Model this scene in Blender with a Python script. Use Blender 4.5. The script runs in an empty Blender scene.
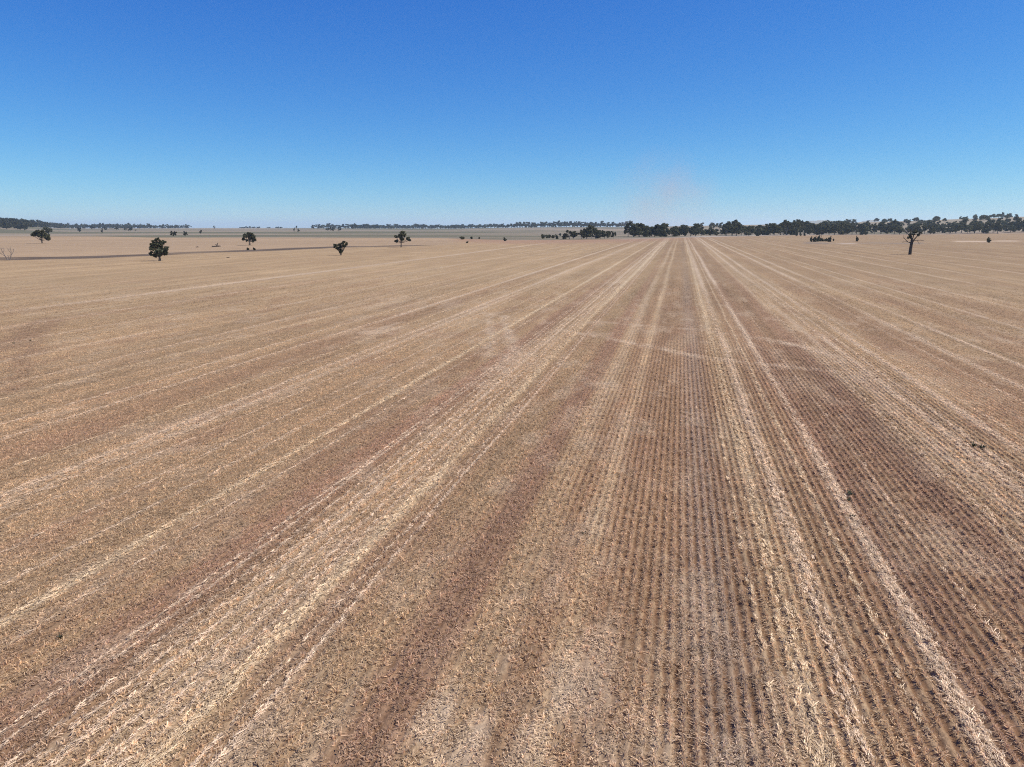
import bpy, math, random
import numpy as np

# ------------------------------------------------------------------ camera, sky, sun, exposure
sc = bpy.context.scene
COL = sc.collection
H = 10.0                                     # drone height above the field
FPX, CX, CY = 710.0, 512.0, 383.5            # focal length and centre in pixels of a 1024 x 767 frame
PITCH = math.atan((CY - 226.0) / FPX)
YAW = math.atan(169.0 * math.cos(PITCH) / FPX)
cam_d = bpy.data.cameras.new('camera')
cam = bpy.data.objects.new('camera', cam_d)
COL.objects.link(cam)
cam.location = (0, 0, H)
cam.rotation_euler = (math.pi / 2 - PITCH, 0, YAW)
cam_d.sensor_width = 36.0
cam_d.lens = FPX / 1024.0 * 36.0
cam_d.clip_start = 0.2
cam_d.clip_end = 90000.0
sc.camera = cam

SUN_EL = math.radians(54)
SUN_AZ = math.radians(90 - math.degrees(YAW) + 4)      # clockwise from +Y
world = bpy.data.worlds.new('World')
sc.world = world
world.use_nodes = True
wn = world.node_tree.nodes
sky = wn.new('ShaderNodeTexSky')
sky.sky_type = 'NISHITA'
sky.sun_disc = False
sky.sun_elevation = SUN_EL
sky.sun_rotation = SUN_AZ
sky.altitude = 1500
sky.air_density = 1.0
sky.dust_density = 0.1
sky.ozone_density = 5.0
SKY_K = 0.10
wn['Background'].inputs['Strength'].default_value = SKY_K
# the camera's vivid rendering of a deep blue sky: one response curve (gain, power) for each channel of the sky
wl = world.node_tree.links
w_sep, w_com = wn.new('ShaderNodeSeparateColor'), wn.new('ShaderNodeCombineColor')
wl.new(sky.outputs[0], w_sep.inputs[0])
for w_i, (w_gain, w_pow) in enumerate(((.665, 1.55), (.75, 1.15), (.78, .6))):
    w_p, w_m = wn.new('ShaderNodeMath'), wn.new('ShaderNodeMath')
    w_p.operation, w_m.operation = 'POWER', 'MULTIPLY'
    w_p.inputs[1].default_value = w_pow
    w_m.inputs[1].default_value = w_gain * SKY_K ** w_pow / SKY_K
    wl.new(w_sep.outputs[w_i], w_p.inputs[0])
    wl.new(w_p.outputs[0], w_m.inputs[0])
    wl.new(w_m.outputs[0], w_com.inputs[w_i])
wl.new(w_com.outputs[0], wn['Background'].inputs['Color'])

sun_d = bpy.data.lights.new('sun', 'SUN')
sun_d.energy = 5.0
sun_d.angle = math.radians(0.5)
sun_d.color = (1.0, 0.92, 0.80)
sun = bpy.data.objects.new('sun', sun_d)
COL.objects.link(sun)
sun.location = (200, 60, 300)
sun.rotation_euler = (math.pi / 2 - SUN_EL, 0, math.pi - SUN_AZ)

sc.view_settings.view_transform = 'Standard'
sc.view_settings.look = 'None'
sc.view_settings.gamma = 1.0
sc.view_settings.use_curve_mapping = False
sc.view_settings.exposure = 0.4
sc.render.engine = 'CYCLES'
sc.cycles.use_denoising = False
sc.cycles.filter_width = 1.1
sc.cycles.max_bounces = 5
sc.cycles.diffuse_bounces = 3
sc.cycles.transparent_max_bounces = 8
sc.cycles.volume_bounces = 2

rng = np.random.default_rng(7)
random.seed(7)

# ------------------------------------------------------------------ measuring helpers
cp, sp, cy_, sy_ = math.cos(PITCH), math.sin(PITCH), math.cos(YAW), math.sin(YAW)


def ray(px, py):
    a, b = (px - CX) / FPX, (CY - py) / FPX
    f = (-sy_ * cp, cy_ * cp, -sp)
    r = (cy_, sy_, 0.0)
    u = (-sy_ * sp, cy_ * sp, cp)
    return [f[i] + a * r[i] + b * u[i] for i in range(3)]


def flat(px, py):
    d = ray(px, py)
    t = -H / d[2]
    return d[0] * t, d[1] * t


def dist_at(px, py):
    x, y = flat(px, py)
    return math.hypot(x, y)


# bearing, written as the horizontal pixel it has on the horizon
def bearing_px(x, y):
    r = x * cy_ + y * sy_
    f = -x * sy_ + y * cy_
    return np.where(f > 0.05 * np.abs(r) + 1e-6, CX + FPX / cp * r / np.maximum(f, 1e-6), np.where(r > 0, 9e3, -9e3))


# ------------------------------------------------------------------ noise
def hash2(i, j, s):
    n = (i.astype(np.int64) * 374761393 + j.astype(np.int64) * 668265263 + s * 974634733) & 0x7fffffff
    n = ((n ^ (n >> 13)) * 1274126177) & 0x7fffffff
    n = n ^ (n >> 16)
    return (n & 0xffff) / 65535.0


def vnoise(x, y, s=0):
    i, j = np.floor(x), np.floor(y)
    u, v = x - i, y - j
    u = u * u * (3 - 2 * u)
    v = v * v * (3 - 2 * v)
    a, b = hash2(i, j, s), hash2(i + 1, j, s)
    c, d = hash2(i, j + 1, s), hash2(i + 1, j + 1, s)
    return (a + (b - a) * u) * (1 - v) + (c + (d - c) * u) * v


def fbm(x, y, s=0, o=4):
    t, a, w = 0.0, 0.5, 0.0
    for k in range(o):
        t = t + a * vnoise(x * 2 ** k, y * 2 ** k, s + 17 * k)
        w += a
        a *= 0.55
    return t / w - 0.5


def sstep(a, b, x):
    t = np.clip((x - a) / (b - a), 0, 1)
    return t * t * (3 - 2 * t)


# ------------------------------------------------------------------ the lie of the land
CREST = [(-600, 222.5, 2800), (0, 224.0, 2700), (30, 226.0, 2800), (62, 228.0, 3000), (330, 228.1, 3000), (450, 228.5, 2900),
         (500, 227.6, 2800), (560, 227.0, 2600), (640, 227.0, 2400), (720, 225.6, 2300), (800, 224.0, 2200),
         (880, 222.3, 2100), (950, 220.6, 2000), (1024, 218.8, 2000), (1600, 218.0, 2000)]
_cp = [c[0] for c in CREST]
_cz = [H + (226.0 - c[1]) / (FPX / cp) * c[2] for c in CREST]
_cd = [c[2] for c in CREST]


def terrain(x, y):
    x, y = np.asarray(x, float), np.asarray(y, float)
    D = np.hypot(x, y)
    b = bearing_px(x, y)
    zc, dc = np.interp(b, _cp, _cz), np.interp(b, _cp, _cd)
    up = sstep(0, 1, (D - 900.0) / (dc - 900.0))
    und = 3.0 * fbm(x / 420.0 + 3.1, y / 420.0, 5, 3) * sstep(1000, 1700, D) * (1 - sstep(2100, 2700, D))
    down = sstep(dc * 1.03, dc * 1.9, D)
    return zc * up * (1 - down) - 55.0 * down + und


def locate(px, py, dmax=3200.0):
    d = ray(px, py)
    h = math.hypot(d[0], d[1])
    D = np.linspace(30, dmax, 8000)
    zr = H + d[2] / h * D
    xs, ys = d[0] / h * D, d[1] / h * D
    hit = np.nonzero(zr <= terrain(xs, ys))[0]
    k = hit[0] if len(hit) else 7600
    return float(xs[k]), float(ys[k]), float(D[k])


def at_distance(px, D):
    d = ray(px, 226.0)
    h = math.hypot(d[0], d[1])
    return d[0] / h * D, d[1] / h * D


# ------------------------------------------------------------------ colours of the field
TAN = np.array((0.284, 0.204, 0.122))
RED = np.array((0.224, 0.146, 0.094))
PALE = np.array((0.385, 0.305, 0.220))
YEL = np.array((0.390, 0.310, 0.208))
BRN = np.array((0.240, 0.163, 0.099))
GRY = np.array((0.222, 0.162, 0.113))
SOIL_SHADE = np.array((0.132, 0.072, 0.040))
# across the rows: (metres to the right of the drone, colour)
PROFILE = [(-60, TAN), (-44, TAN), (-36, TAN * .95), (-33, TAN), (-29, BRN), (-26.5, TAN), (-24, TAN * 1.08), (-21, TAN), (-18.4, TAN * .92),
           (-16.6, TAN), (-15, BRN), (-14.2, TAN * .92), (-13.6, RED), (-12.6, RED), (-12, BRN), (-11.4, TAN * 1.02), (-10.2, TAN), (-9.0, TAN), (-8.2, BRN * 1.05),
           (-7.6, TAN * .9), (-6.4, TAN * .88), (-5.7, RED), (-4.9, RED), (-4.5, TAN * .98), (-3.7, TAN * .96), (-3.2, BRN), (-2.7, BRN), (-2.2, TAN * 1.05),
           (-1.8, BRN), (-1.2, BRN), (0.3, BRN), (1.1, GRY), (1.7, GRY), (2.4, BRN), (2.9, TAN * 1.0), (3.5, TAN), (4.5, TAN * .95), (5.0, BRN), (6.0, BRN * 1.05),
           (6.7, RED * 1.02), (8.5, BRN * .95), (10.3, RED * 1.04), (11.2, TAN), (14, TAN * 1.03), (16.4, TAN), (18, BRN * 1.1), (20.5, BRN), (22, TAN), (25.5, TAN),
           (28, BRN * 1.12), (32, TAN * .95), (38, BRN * 1.15), (42, TAN), (60, TAN * .95)]
_px = [p[0] for p in PROFILE]
# pale lines along the rows: (metres, half width, colour, strength)
LINES = [(4.05, .30, PALE, .75), (6.36, .24, PALE, .85), (3.2, .30, YEL, .6), (5.32, .12, YEL, .5), (2.45, .10, YEL, .3),
         (-2.2, .38, YEL, .36), (-4.1, .45, PALE, .35), (-9.3, .26, YEL, 1.0), (-9.75, .10, PALE, .5), (-8.15, .08, PALE, .85), (-8.5, .07, PALE, .5),
         (-10.2, .09, PALE, .8), (-10.55, .07, PALE, .6), (-11.1, .12, PALE, .95), (-11.5, .10, PALE, .7), (-12.0, .08, PALE, .5), (-12.5, .06, PALE, .7), (-12.78, .06, PALE, .6),
         (-16.5, .20, YEL, .9), (-15.5, .08, PALE, .4), (-18.3, .09, PALE, .45), (-20.2, .10, PALE, .4), (-23.6, .35, PALE, .55), (-24.6, .30, PALE, .65), (-22.4, .10, PALE, .4),
         (-27.1, .15, YEL, .4), (-31.2, .28, PALE, .8), (-33.6, .2, PALE, .5), (-38.5, .3, YEL, .45), (-42.0, .3, PALE, .5), (-49.5, .4, PALE, .4), (-57, .4, PALE, .5), (-66, .5, PALE, .4), (-78, .7, PALE, .65),
         (8.1, .07, PALE, .25), (11.0, .30, PALE, .35), (12.1, .35, PALE, .5), (13.2, .28, PALE, .8), (14.1, .15, PALE, .5), (15.5, .26, PALE, .85), (16.5, .12, PALE, .4),
         (19.8, .15, PALE, .3), (21.6, .30, PALE, .65), (24.7, .26, PALE, .75), (30.5, .3, PALE, .4), (33.5, .3, PALE, .5), (40.9, .28, PALE, .64), (43.5, .3, PALE, .4),
         (51, .5, PALE, .5), (60, .5, PALE, .5), (72, .6, PALE, .5), (88, .6, PALE, .5), (104, .7, PALE, .4)]
# features that cross the rows: (points on the ground, half width, colour, strength)
PX = lambda pts: [flat(*p) for p in pts]
CURVES = [(PX([(600, 322), (640, 325), (700, 330), (760, 338), (800, 346), (830, 356)]), .55, PALE, .6), (PX([(560, 330), (645, 345), (700, 357), (760, 364), (830, 371)]), .55, PALE, .75),
          (PX([(760, 338), (810, 348), (850, 362), (880, 385)]), .7, PALE, .65),
          (PX([(489, 314), (491, 335), (488, 356)]), .55, PALE, .6), (PX([(504, 316), (509, 335), (513, 350)]), .6, PALE, .65),
          (PX([(60, 320), (36, 335), (22, 360), (14, 390)]), 1.0, RED * .9, .7), (PX([(30, 330), (8, 345), (-20, 365)]), 1.0, RED * .9, .6), (PX([(47, 318), (30, 325), (0, 345)]), .8, RED * .85, .6)]
# loose patches of pale chaff: (pixel of the spot, radius across, radius along, strength)
PATCH = [(500, 372, 1.6, 5, .8), (512, 355, 1.2, 3, .6), (850, 372, 1.6, 5, .55), (372, 332, 3, 5, .45), (440, 305, 4, 9, .4), (395, 300, 4, 10, .35), (215, 455, 1.1, 3, .5), (330, 640, .9, 2.2, .0),
         (450, 700, .9, 2.0, .8), (560, 700, .9, 2.2, .75), (400, 590, .8, 2, .45), (500, 640, .5, 1.5, .6), (480, 750, .8, 1.2, .8), (590, 750, .6, 1.2, .6), (660, 730, .5, 1.2, .5), (545, 590, .6, 2, .5), (690, 640, .5, 2, .1), (800, 575, .5, 1.6, .1), (240, 740, .6, 1.2, .4), (10, 590, 1, 2, .3), (960, 460, 1.5, 3, .3), (600, 560, .6, 2, .4)]
PATCH = [(flat(a, b), c, d, e) for a, b, c, d, e in PATCH]

BAND = [(-400, 264.5, 4.4), (0, 258.7, 3.6), (80, 257.4, 2.4), (150, 254.9, 2.1), (210, 252.1, 2.2), (250, 250.3, 2.1), (300, 248.6, 2.0), (340, 247.1, 1.6), (400, 245.8, 1.2), (450, 244.8, .4)]
END = [(-400, 236.2), (0, 236.3), (100, 236.5), (150, 237.6), (300, 237.7), (440, 238.1), (480, 239.4), (512, 240.4), (560, 239.8), (620, 239.2), (700, 236.8), (800, 235.0), (1024, 234.2), (1500, 233.8)]
_band_p = [b[0] for b in BAND]
_band_d = [dist_at(b[0], b[1]) for b in BAND]
_band_lo = [dist_at(b[0], b[1] + b[2] / 2) for b in BAND]
_band_hi = [dist_at(b[0], b[1] - b[2] / 2) for b in BAND]
_end_p = [b[0] for b in END]
_end_d = [dist_at(*b) for b in END]


def seg_dist(x, y, pts):
    d = np.full(np.shape(x), 1e9)
    for (x0, y0), (x1, y1) in zip(pts, pts[1:]):
        dx, dy = x1 - x0, y1 - y0
        t = np.clip(((x - x0) * dx + (y - y0) * dy) / (dx * dx + dy * dy), 0, 1)
        d = np.minimum(d, np.hypot(x - x0 - t * dx, y - y0 - t * dy))
    return d


def mix(a, b, t):
    return a + (b - a) * np.asarray(t)[..., None]


def field_colour(x, y):
    """mean colour of the ground cover, how much of it is loose chaff, and whether it is standing stubble"""
    D = np.hypot(x, y)
    b = bearing_px(x, y)
    wob = 0.5 * fbm(x / 6.0, y / 26.0, 41, 3) * 2.0
    xw = x + wob * 0.55
    c = np.stack([np.interp(xw, _px, [p[1][k] for p in PROFILE]) for k in range(3)], -1)
    # beyond the measured strips the pattern goes on at random
    far = sstep(34, 62, np.abs(x))
    c = mix(c, mix(TAN, BRN * 1.06, sstep(-.02, .24, fbm(x / 5.5, y / 160.0, 3, 3))), far * .8)
    # streaks along the rows, patchy in length
    st = fbm(x / 1.1, y / 38.0, 9, 3)
    c = c * (1 + 0.42 * st)[..., None]
    st2 = fbm(x / .36, y / 14.0, 13, 2)
    c = c * (1 + 0.20 * st2 * (1 - sstep(120, 260, D)))[..., None]
    # red soil showing in patches; straw yellow in others
    r = fbm(x / 2.2, y / 7.0, 21, 4)
    c = mix(c, RED, sstep(.05, .26, r) * .5)
    c = mix(c, YEL * .92, sstep(.08, .28, fbm(x / 2.6, y / 12.0, 23, 4)) * .32)
    g = fbm(x / 1.3, y / 3.2, 31, 4)
    chaff = sstep(.06, .26, g) * .42
    c = mix(c, PALE * .92, chaff * .8)
    # field far out turns to an even, slightly pinker tan
    c = mix(c, mix(np.array((.280, .200, .114)), np.array((.205, .144, .084)), sstep(480, 760, b)) * (1 + .50 * fbm(x / 3.0, y / 140.0, 91, 3) + .22 * fbm(x / 16.0, y / 50.0, 92, 3))[..., None], sstep(60, 190, D) * .55)
    for X, w0, col, s in LINES:
        k = np.nonzero(np.abs(x - X) < 5 * w0 + .5)[0]
        xk, yk, Dk = x[k], y[k], D[k]
        fw = sstep(50, 200, Dk) if s >= .65 else 0 * Dk
        w = w0 * (1 + .9 * fw)
        wx = xk - X - 0.16 * (vnoise(np.full_like(xk, X * 7.3), yk / 9.0, 51) - .5) - 0.5 * (vnoise(np.full_like(xk, X * 3.1), yk / 60.0, 53) - .5) * (w0 > .2) * sstep(40, 90, Dk)
        m = np.exp(-(wx / w) ** 2)
        gap = .35 + .65 * sstep(.22, .6, vnoise(np.full_like(xk, X * 5.7), yk / (5.0 + Dk * .08), 57))
        rag = .75 + .5 * vnoise(xk / .13, yk / .5, 59)
        t = np.clip(m * np.maximum(gap, .8 * fw) * s * rag, 0, 1)
        c[k] = mix(c[k], col, t)
        chaff[k] = np.maximum(chaff[k], t)
    for pts, w, col, s in CURVES:
        pa = np.array(pts)
        (xa, ya), (xb, yb) = pa.min(0) - 3 * w, pa.max(0) + 3 * w
        k = np.nonzero((x > xa) & (x < xb) & (y > ya) & (y < yb))[0]
        if not len(k):
            continue
        d = seg_dist(x[k], y[k], pts)
        t = np.clip(np.exp(-(d / w) ** 2) * s * (.1 + .9 * sstep(.25, .65, .6 * vnoise(x[k] / .35, y[k] / .8, 61) + .4 * vnoise(x[k] / 1.1, y[k] / 2.5, 62))), 0, 1)
        c[k] = mix(c[k], col, t)
        if col is PALE:
            chaff[k] = np.maximum(chaff[k], t)
    for (X, Y), rx, ry, s in PATCH:
        k = np.nonzero((np.abs(x - X) < 3 * rx) & (np.abs(y - Y) < 3 * ry))[0]
        xk, yk = x[k], y[k]
        t = np.exp(-((xk - X) / rx) ** 2 - ((yk - Y) / ry) ** 2) * s * sstep(.25, .65, vnoise(xk / .5, yk / 1.1, 67) * .6 + .4 * vnoise(xk / 1.4, yk / 3.0, 68))
        c[k] = mix(c[k], PALE, t)
        chaff[k] = np.maximum(chaff[k], t)
    stub = np.ones_like(x)
    # reddish rim along the far edge of the field
    endd = np.interp(b, _end_p, _end_d)
    rim = sstep(.70, .9, D / endd) * sstep(380, 470, b) * (1 - sstep(620, 760, b))
    c = mix(c, np.array((.245, .152, .104)), rim * .7)
    # the paddock past the weedy strip, then the grey grazed country
    bandd = np.interp(b, _band_p, _band_d)
    second = sstep(.985, 1.015, D / bandd) * (1 - sstep(440, 470, b))
    c2 = np.array((.272, .198, .126)) * (1 + .35 * fbm(x / 260.0, D / 30.0, 71, 4))[..., None]
    c = mix(c, c2, second)
    lo, hi = np.interp(b, _band_p, _band_lo), np.interp(b, _band_p, _band_hi)
    u = (D - (lo + hi) / 2) / ((hi - lo) / 2) + 1.3 * fbm(x / 24.0, y / 24.0, 73, 3)
    inb = (1 - sstep(.55, 1.3, np.abs(u))) * (1 - sstep(415, 455, b)) * (.75 + .25 * sstep(.25, .6, vnoise(x / 30.0, y / 30.0, 74)))
    c = mix(c, np.array((.092, .070, .054)) * (1 + .9 * fbm(x / 5.0, y / 10.0, 75, 3))[..., None], inb)
    grz = sstep(.985, 1.015, D / (endd * (1 + .03 * fbm(b / 40.0, b * 0, 77, 2))))
    gcol = mix(np.array((.178, .152, .115)), np.array((.108, .104, .068)), sstep(-.06, .06, fbm(x / 500.0, np.log(D) * 11.0, 79, 4)))
    gcol = mix(gcol, np.array((.24, .195, .145)), sstep(.05, .14, fbm(x / 400.0, np.log(D) * 12.0, 83, 4)) * .85)
    gcol = mix(gcol, np.array((.235, .20, .148)), sstep(640, 760, b) * sstep(1000, 1300, D) * .8)
    c = mix(c, gcol, grz)
    # grey verge and pale track in front of the long tree belt
    ver = sstep(.93, .96, D / endd) * (1 - sstep(1.0, 1.05, D / endd)) * sstep(600, 640, b)
    c = mix(c, np.array((.235, .19, .155)), ver * .6)
    trk = sstep(.985, 1.0, D / endd) * (1 - sstep(1.04, 1.06, D / endd)) * sstep(670, 700, b) * (1 - sstep(815, 850, b))
    c = mix(c, np.array((.36, .33, .29)), trk * .8)
    # bare pale ground and darker patches on the right
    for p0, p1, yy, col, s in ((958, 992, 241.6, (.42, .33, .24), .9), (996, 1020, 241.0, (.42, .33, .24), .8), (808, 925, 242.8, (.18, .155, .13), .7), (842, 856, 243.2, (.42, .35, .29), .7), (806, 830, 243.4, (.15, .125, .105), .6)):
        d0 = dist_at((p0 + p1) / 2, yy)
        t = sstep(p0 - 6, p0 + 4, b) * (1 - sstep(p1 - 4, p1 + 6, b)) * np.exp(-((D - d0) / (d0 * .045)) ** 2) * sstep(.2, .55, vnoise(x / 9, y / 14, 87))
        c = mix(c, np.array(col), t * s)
    stub = stub * (1 - np.clip(second + inb + grz, 0, 1))
    return np.clip(c, .01, .8), np.clip(chaff, 0, 1), stub


# ------------------------------------------------------------------ mesh and material helpers
def mesh_from(name, verts, faces, smooth=False):
    me = bpy.data.meshes.new(name)
    verts = np.asarray(verts, np.float32)
    faces = np.asarray(faces, np.int32)
    n, k = faces.shape
    me.vertices.add(len(verts))
    me.vertices.foreach_set('co', verts.ravel())
    me.loops.add(n * k)
    me.loops.foreach_set('vertex_index', faces.ravel())
    me.polygons.add(n)
    me.polygons.foreach_set('loop_start', np.arange(0, n * k, k, dtype=np.int32))
    if smooth:
        me.polygons.foreach_set('use_smooth', np.ones(n, bool))
    me.update(calc_edges=True)
    me.validate()
    return me


def link(name, me, mat=None, parent=None):
    o = bpy.data.objects.new(name, me)
    COL.objects.link(o)
    if mat and not me.materials:
        me.materials.append(mat)
    if parent:
        o.parent = parent
    return o


def tag(o, label=None, cat=None, group=None, kind=None):
    for k, v in (('label', label), ('category', cat), ('group', group), ('kind', kind)):
        if v:
            o[k] = v
    return o


def new_mat(name, rough=.9, spec=.15):
    m = bpy.data.materials.new(name)
    m.use_nodes = True
    b = m.node_tree.nodes['Principled BSDF']
    b.inputs['Roughness'].default_value = rough
    b.inputs['Specular IOR Level'].default_value = spec
    return m, m.node_tree.nodes, m.node_tree.links, b


def math_node(nt, op, a, b=None, clamp=False):
    n = nt.nodes.new('ShaderNodeMath')
    n.operation = op
    n.use_clamp = clamp
    for i, v in enumerate((a, b)):
        if v is None:
            continue
        if isinstance(v, (int, float)):
            n.inputs[i].default_value = v
        else:
            nt.links.new(v, n.inputs[i])
    return n.outputs[0]


# ------------------------------------------------------------------ ground
def grow(a, b, step, rate):
    out = [a]
    while out[-1] < b:
        out.append(out[-1] + step)
        step *= rate
    return out


def trampled_at(x, y):
    """left of this line the rows are trampled out"""
    edge = -4.2 * sstep(15, 27, y)
    return np.clip((edge + .3 - x) / 1.3, 0, 1)


def half_axis():
    h = list(np.arange(0, 16.5, .0675)) + list(np.arange(16.5, 36, .135)) + list(np.arange(36, 150, .45)) + list(np.arange(150, 560, 1.9))
    return np.array(h + grow(562, 26000, 2.2, 1.035))


hx = half_axis()
gx = np.concatenate([-hx[:0:-1], hx])
gy = np.array([-3000, -1200, -500, -200, -80, -30, -10] + list(np.arange(-2, 6, 1.0)) + list(np.arange(6, 34, .11)) + grow(34, 700, .16, 1.0165) + grow(712, 26000, 11.0, 1.03))
GX, GY = np.meshgrid(gx, gy)
fx, fy = GX.ravel(), GY.ravel()
fz = terrain(fx, fy)
near_ = (np.abs(fx) < 17) & (fy > 5) & (fy < 80)
fade_ = (1 - sstep(14, 16.5, np.abs(fx[near_]))) * (1 - sstep(50, 78, fy[near_]))
trampled = trampled_at(fx[near_], fy[near_]) * .6
fz[near_] += fade_ * (.030 * (np.cos(fx[near_] * 2 * math.pi / .27) - 1) * (1 - trampled) * (.7 + .6 * vnoise(fx[near_] / .27, fy[near_] / .35, 101)) + .045 * (vnoise(fx[near_] / .16, fy[near_] / .22, 102) - .6))
nx, ny = len(gx), len(gy)
ii = (np.arange(ny - 1)[:, None] * nx + np.arange(nx - 1)[None, :]).ravel()
gme = mesh_from('ground', np.stack([fx, fy, fz], -1), np.stack([ii, ii + 1, ii + nx + 1, ii + nx], -1), True)
gc, gch, gst = field_colour(fx, fy)
gD = np.hypot(fx, fy)


def keep_share(D):
    return np.where(D < 42, 1.0, (42.0 / np.maximum(D, 1)) ** 1.2) * (1 - sstep(85, 165, D))


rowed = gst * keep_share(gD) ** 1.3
att = gme.attributes.new('tone', 'FLOAT_COLOR', 'POINT')
att.data.foreach_set('color', np.concatenate([gc, np.ones((len(gc), 1))], 1).astype(np.float32).ravel())
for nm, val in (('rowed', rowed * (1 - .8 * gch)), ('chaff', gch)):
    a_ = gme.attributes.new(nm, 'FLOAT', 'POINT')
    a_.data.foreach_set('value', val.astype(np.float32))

gm, N, L, B = new_mat('ground_soil_and_straw', .95, .05)
nt = gm.node_tree


def attr(name, kind='GEOMETRY', out='Fac', nodes=None):
    n = (nodes or N).new('ShaderNodeAttribute')
    n.attribute_name = name
    n.attribute_type = kind
    return n.outputs[out]


geo = N.new('ShaderNodeNewGeometry')
tone, rw, ch = attr('tone', out='Color'), attr('rowed'), attr('chaff')


def noise(scale, detail=3, stretch=(1, 1, 1), rough=.6, nodes=N, links=L, src=None):
    m = nodes.new('ShaderNodeMapping')
    m.inputs['Scale'].default_value = stretch
    links.new(src or geo.outputs['Position'], m.inputs['Vector'])
    n = nodes.new('ShaderNodeTexNoise')
    n.inputs['Scale'].default_value = scale
    n.inputs['Detail'].default_value = detail
    n.inputs['Roughness'].default_value = rough
    links.new(m.outputs[0], n.inputs['Vector'])
    return n.outputs['Fac']


def ramp01(v, a, b):
    n = N.new('ShaderNodeMapRange')
    n.inputs['From Min'].default_value = a
    n.inputs['From Max'].default_value = b
    L.new(v, n.inputs['Value'])
    return n.outputs[0]


def mixc(fac, a, b, nt_=nt, kind='MIX'):
    n = nt_.nodes.new('ShaderNodeMix')
    n.data_type = 'RGBA'
    n.blend_type = kind
    for s, v in ((0, fac), (6, a), (7, b)):
        if isinstance(v, (int, float)):
            n.inputs[s].default_value = v
        elif isinstance(v, tuple):
            n.inputs[s].default_value = (*v, 1)
        else:
            nt_.links.new(v, n.inputs[s])
    return n.outputs[2]


fine = noise(16, 4, (1, .7, 1), .75)
mid = noise(2.6, 4, (1, .45, 1), .65)
big = noise(.22, 4, (1, .3, 1), .6)
sepx = N.new('ShaderNodeSeparateXYZ')
L.new(geo.outputs['Position'], sepx.inputs[0])
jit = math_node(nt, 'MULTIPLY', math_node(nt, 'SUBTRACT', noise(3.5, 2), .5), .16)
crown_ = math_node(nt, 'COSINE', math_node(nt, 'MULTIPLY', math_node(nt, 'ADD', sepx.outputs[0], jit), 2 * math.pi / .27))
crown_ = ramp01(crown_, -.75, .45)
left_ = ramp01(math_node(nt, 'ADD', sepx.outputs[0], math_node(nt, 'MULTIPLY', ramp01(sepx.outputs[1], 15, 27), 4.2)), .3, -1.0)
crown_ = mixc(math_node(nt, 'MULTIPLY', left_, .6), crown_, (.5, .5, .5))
straw_row = mixc(.06, tone, tuple(SOIL_SHADE))
soil_shade = mixc(crown_, mixc(.92, tone, tuple(SOIL_SHADE)), straw_row)  # gaps between rows: bare soil, with the rows' shade put into its colour
soil_shade = mixc(ramp01(fine, .60, .72), soil_shade, tone)                       # bits of straw lying on the soil
base = mixc(math_node(nt, 'MULTIPLY', rw, .85), tone, soil_shade)
vary = math_node(nt, 'ADD', math_node(nt, 'MULTIPLY', math_node(nt, 'SUBTRACT', fine, .5), 1.5),
                 math_node(nt, 'ADD', math_node(nt, 'MULTIPLY', math_node(nt, 'SUBTRACT', mid, .5), 1.1), math_node(nt, 'MULTIPLY', math_node(nt, 'SUBTRACT', big, .5), .5)))
vary = math_node(nt, 'ADD', vary, 1.0)
vv = N.new('ShaderNodeCombineColor')
for i in range(3):
    L.new(vary, vv.inputs[i])
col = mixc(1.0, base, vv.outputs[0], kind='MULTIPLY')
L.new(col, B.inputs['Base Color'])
sep = N.new('ShaderNodeSeparateXYZ')
L.new(geo.outputs['Position'], sep.inputs[0])
wave = math_node(nt, 'COSINE', math_node(nt, 'MULTIPLY', sep.outputs[0], 2 * math.pi / .27))
wave = math_node(nt, 'MULTIPLY', math_node(nt, 'MULTIPLY', wave, .008), rw)
hgt = math_node(nt, 'ADD', wave, math_node(nt, 'ADD', math_node(nt, 'MULTIPLY', fine, .03), math_node(nt, 'MULTIPLY', mid, .05)))
bump = N.new('ShaderNodeBump')
bump.inputs['Strength'].default_value = .7
bump.inputs['Distance'].default_value = 1.0
L.new(hgt, bump.inputs['Height'])
L.new(bump.outputs[0], B.inputs['Normal'])
ground = link('ground', gme, gm)
tag(ground, 'harvested tan and red brown stubble field running to the horizon', 'ground', kind='structure')

# far blue hills beyond the tree belt
def hill(name, px, D, w_px, h_px):
    x0, y0 = at_distance(px, D)
    wid = w_px / (FPX / cp) * D
    hz = H + h_px / (FPX / cp) * D
    n, m = 60, 24
    th = math.atan2(y0, x0)
    t, r = np.meshgrid(np.linspace(-1, 1, n), np.linspace(-1, 1, m))
    env = np.clip(1 - t ** 2, 0, 1) ** 1.1 * np.clip(1 - r ** 2, 0, 1)
    z = -60 + (hz + 60) * env * (.82 + .5 * fbm(t * 2.2 + px, r * 2, 5, 4))
    lx, ly = r * wid * .4, t * wid / 2
    X = x0 + lx * math.cos(th) - ly * math.sin(th)
    Y = y0 + lx * math.sin(th) + ly * math.cos(th)
    i = (np.arange(m - 1)[:, None] * n + np.arange(n - 1)[None, :]).ravel()
    me = mesh_from(name, np.stack([X.ravel(), Y.ravel(), z.ravel()], -1), np.stack([i, i + 1, i + n + 1, i + n], -1), True)
    o = link(name, me, hill_m)
    tag(o, 'faint pale blue hills far beyond the tree belt', 'hills', kind='structure')


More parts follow.
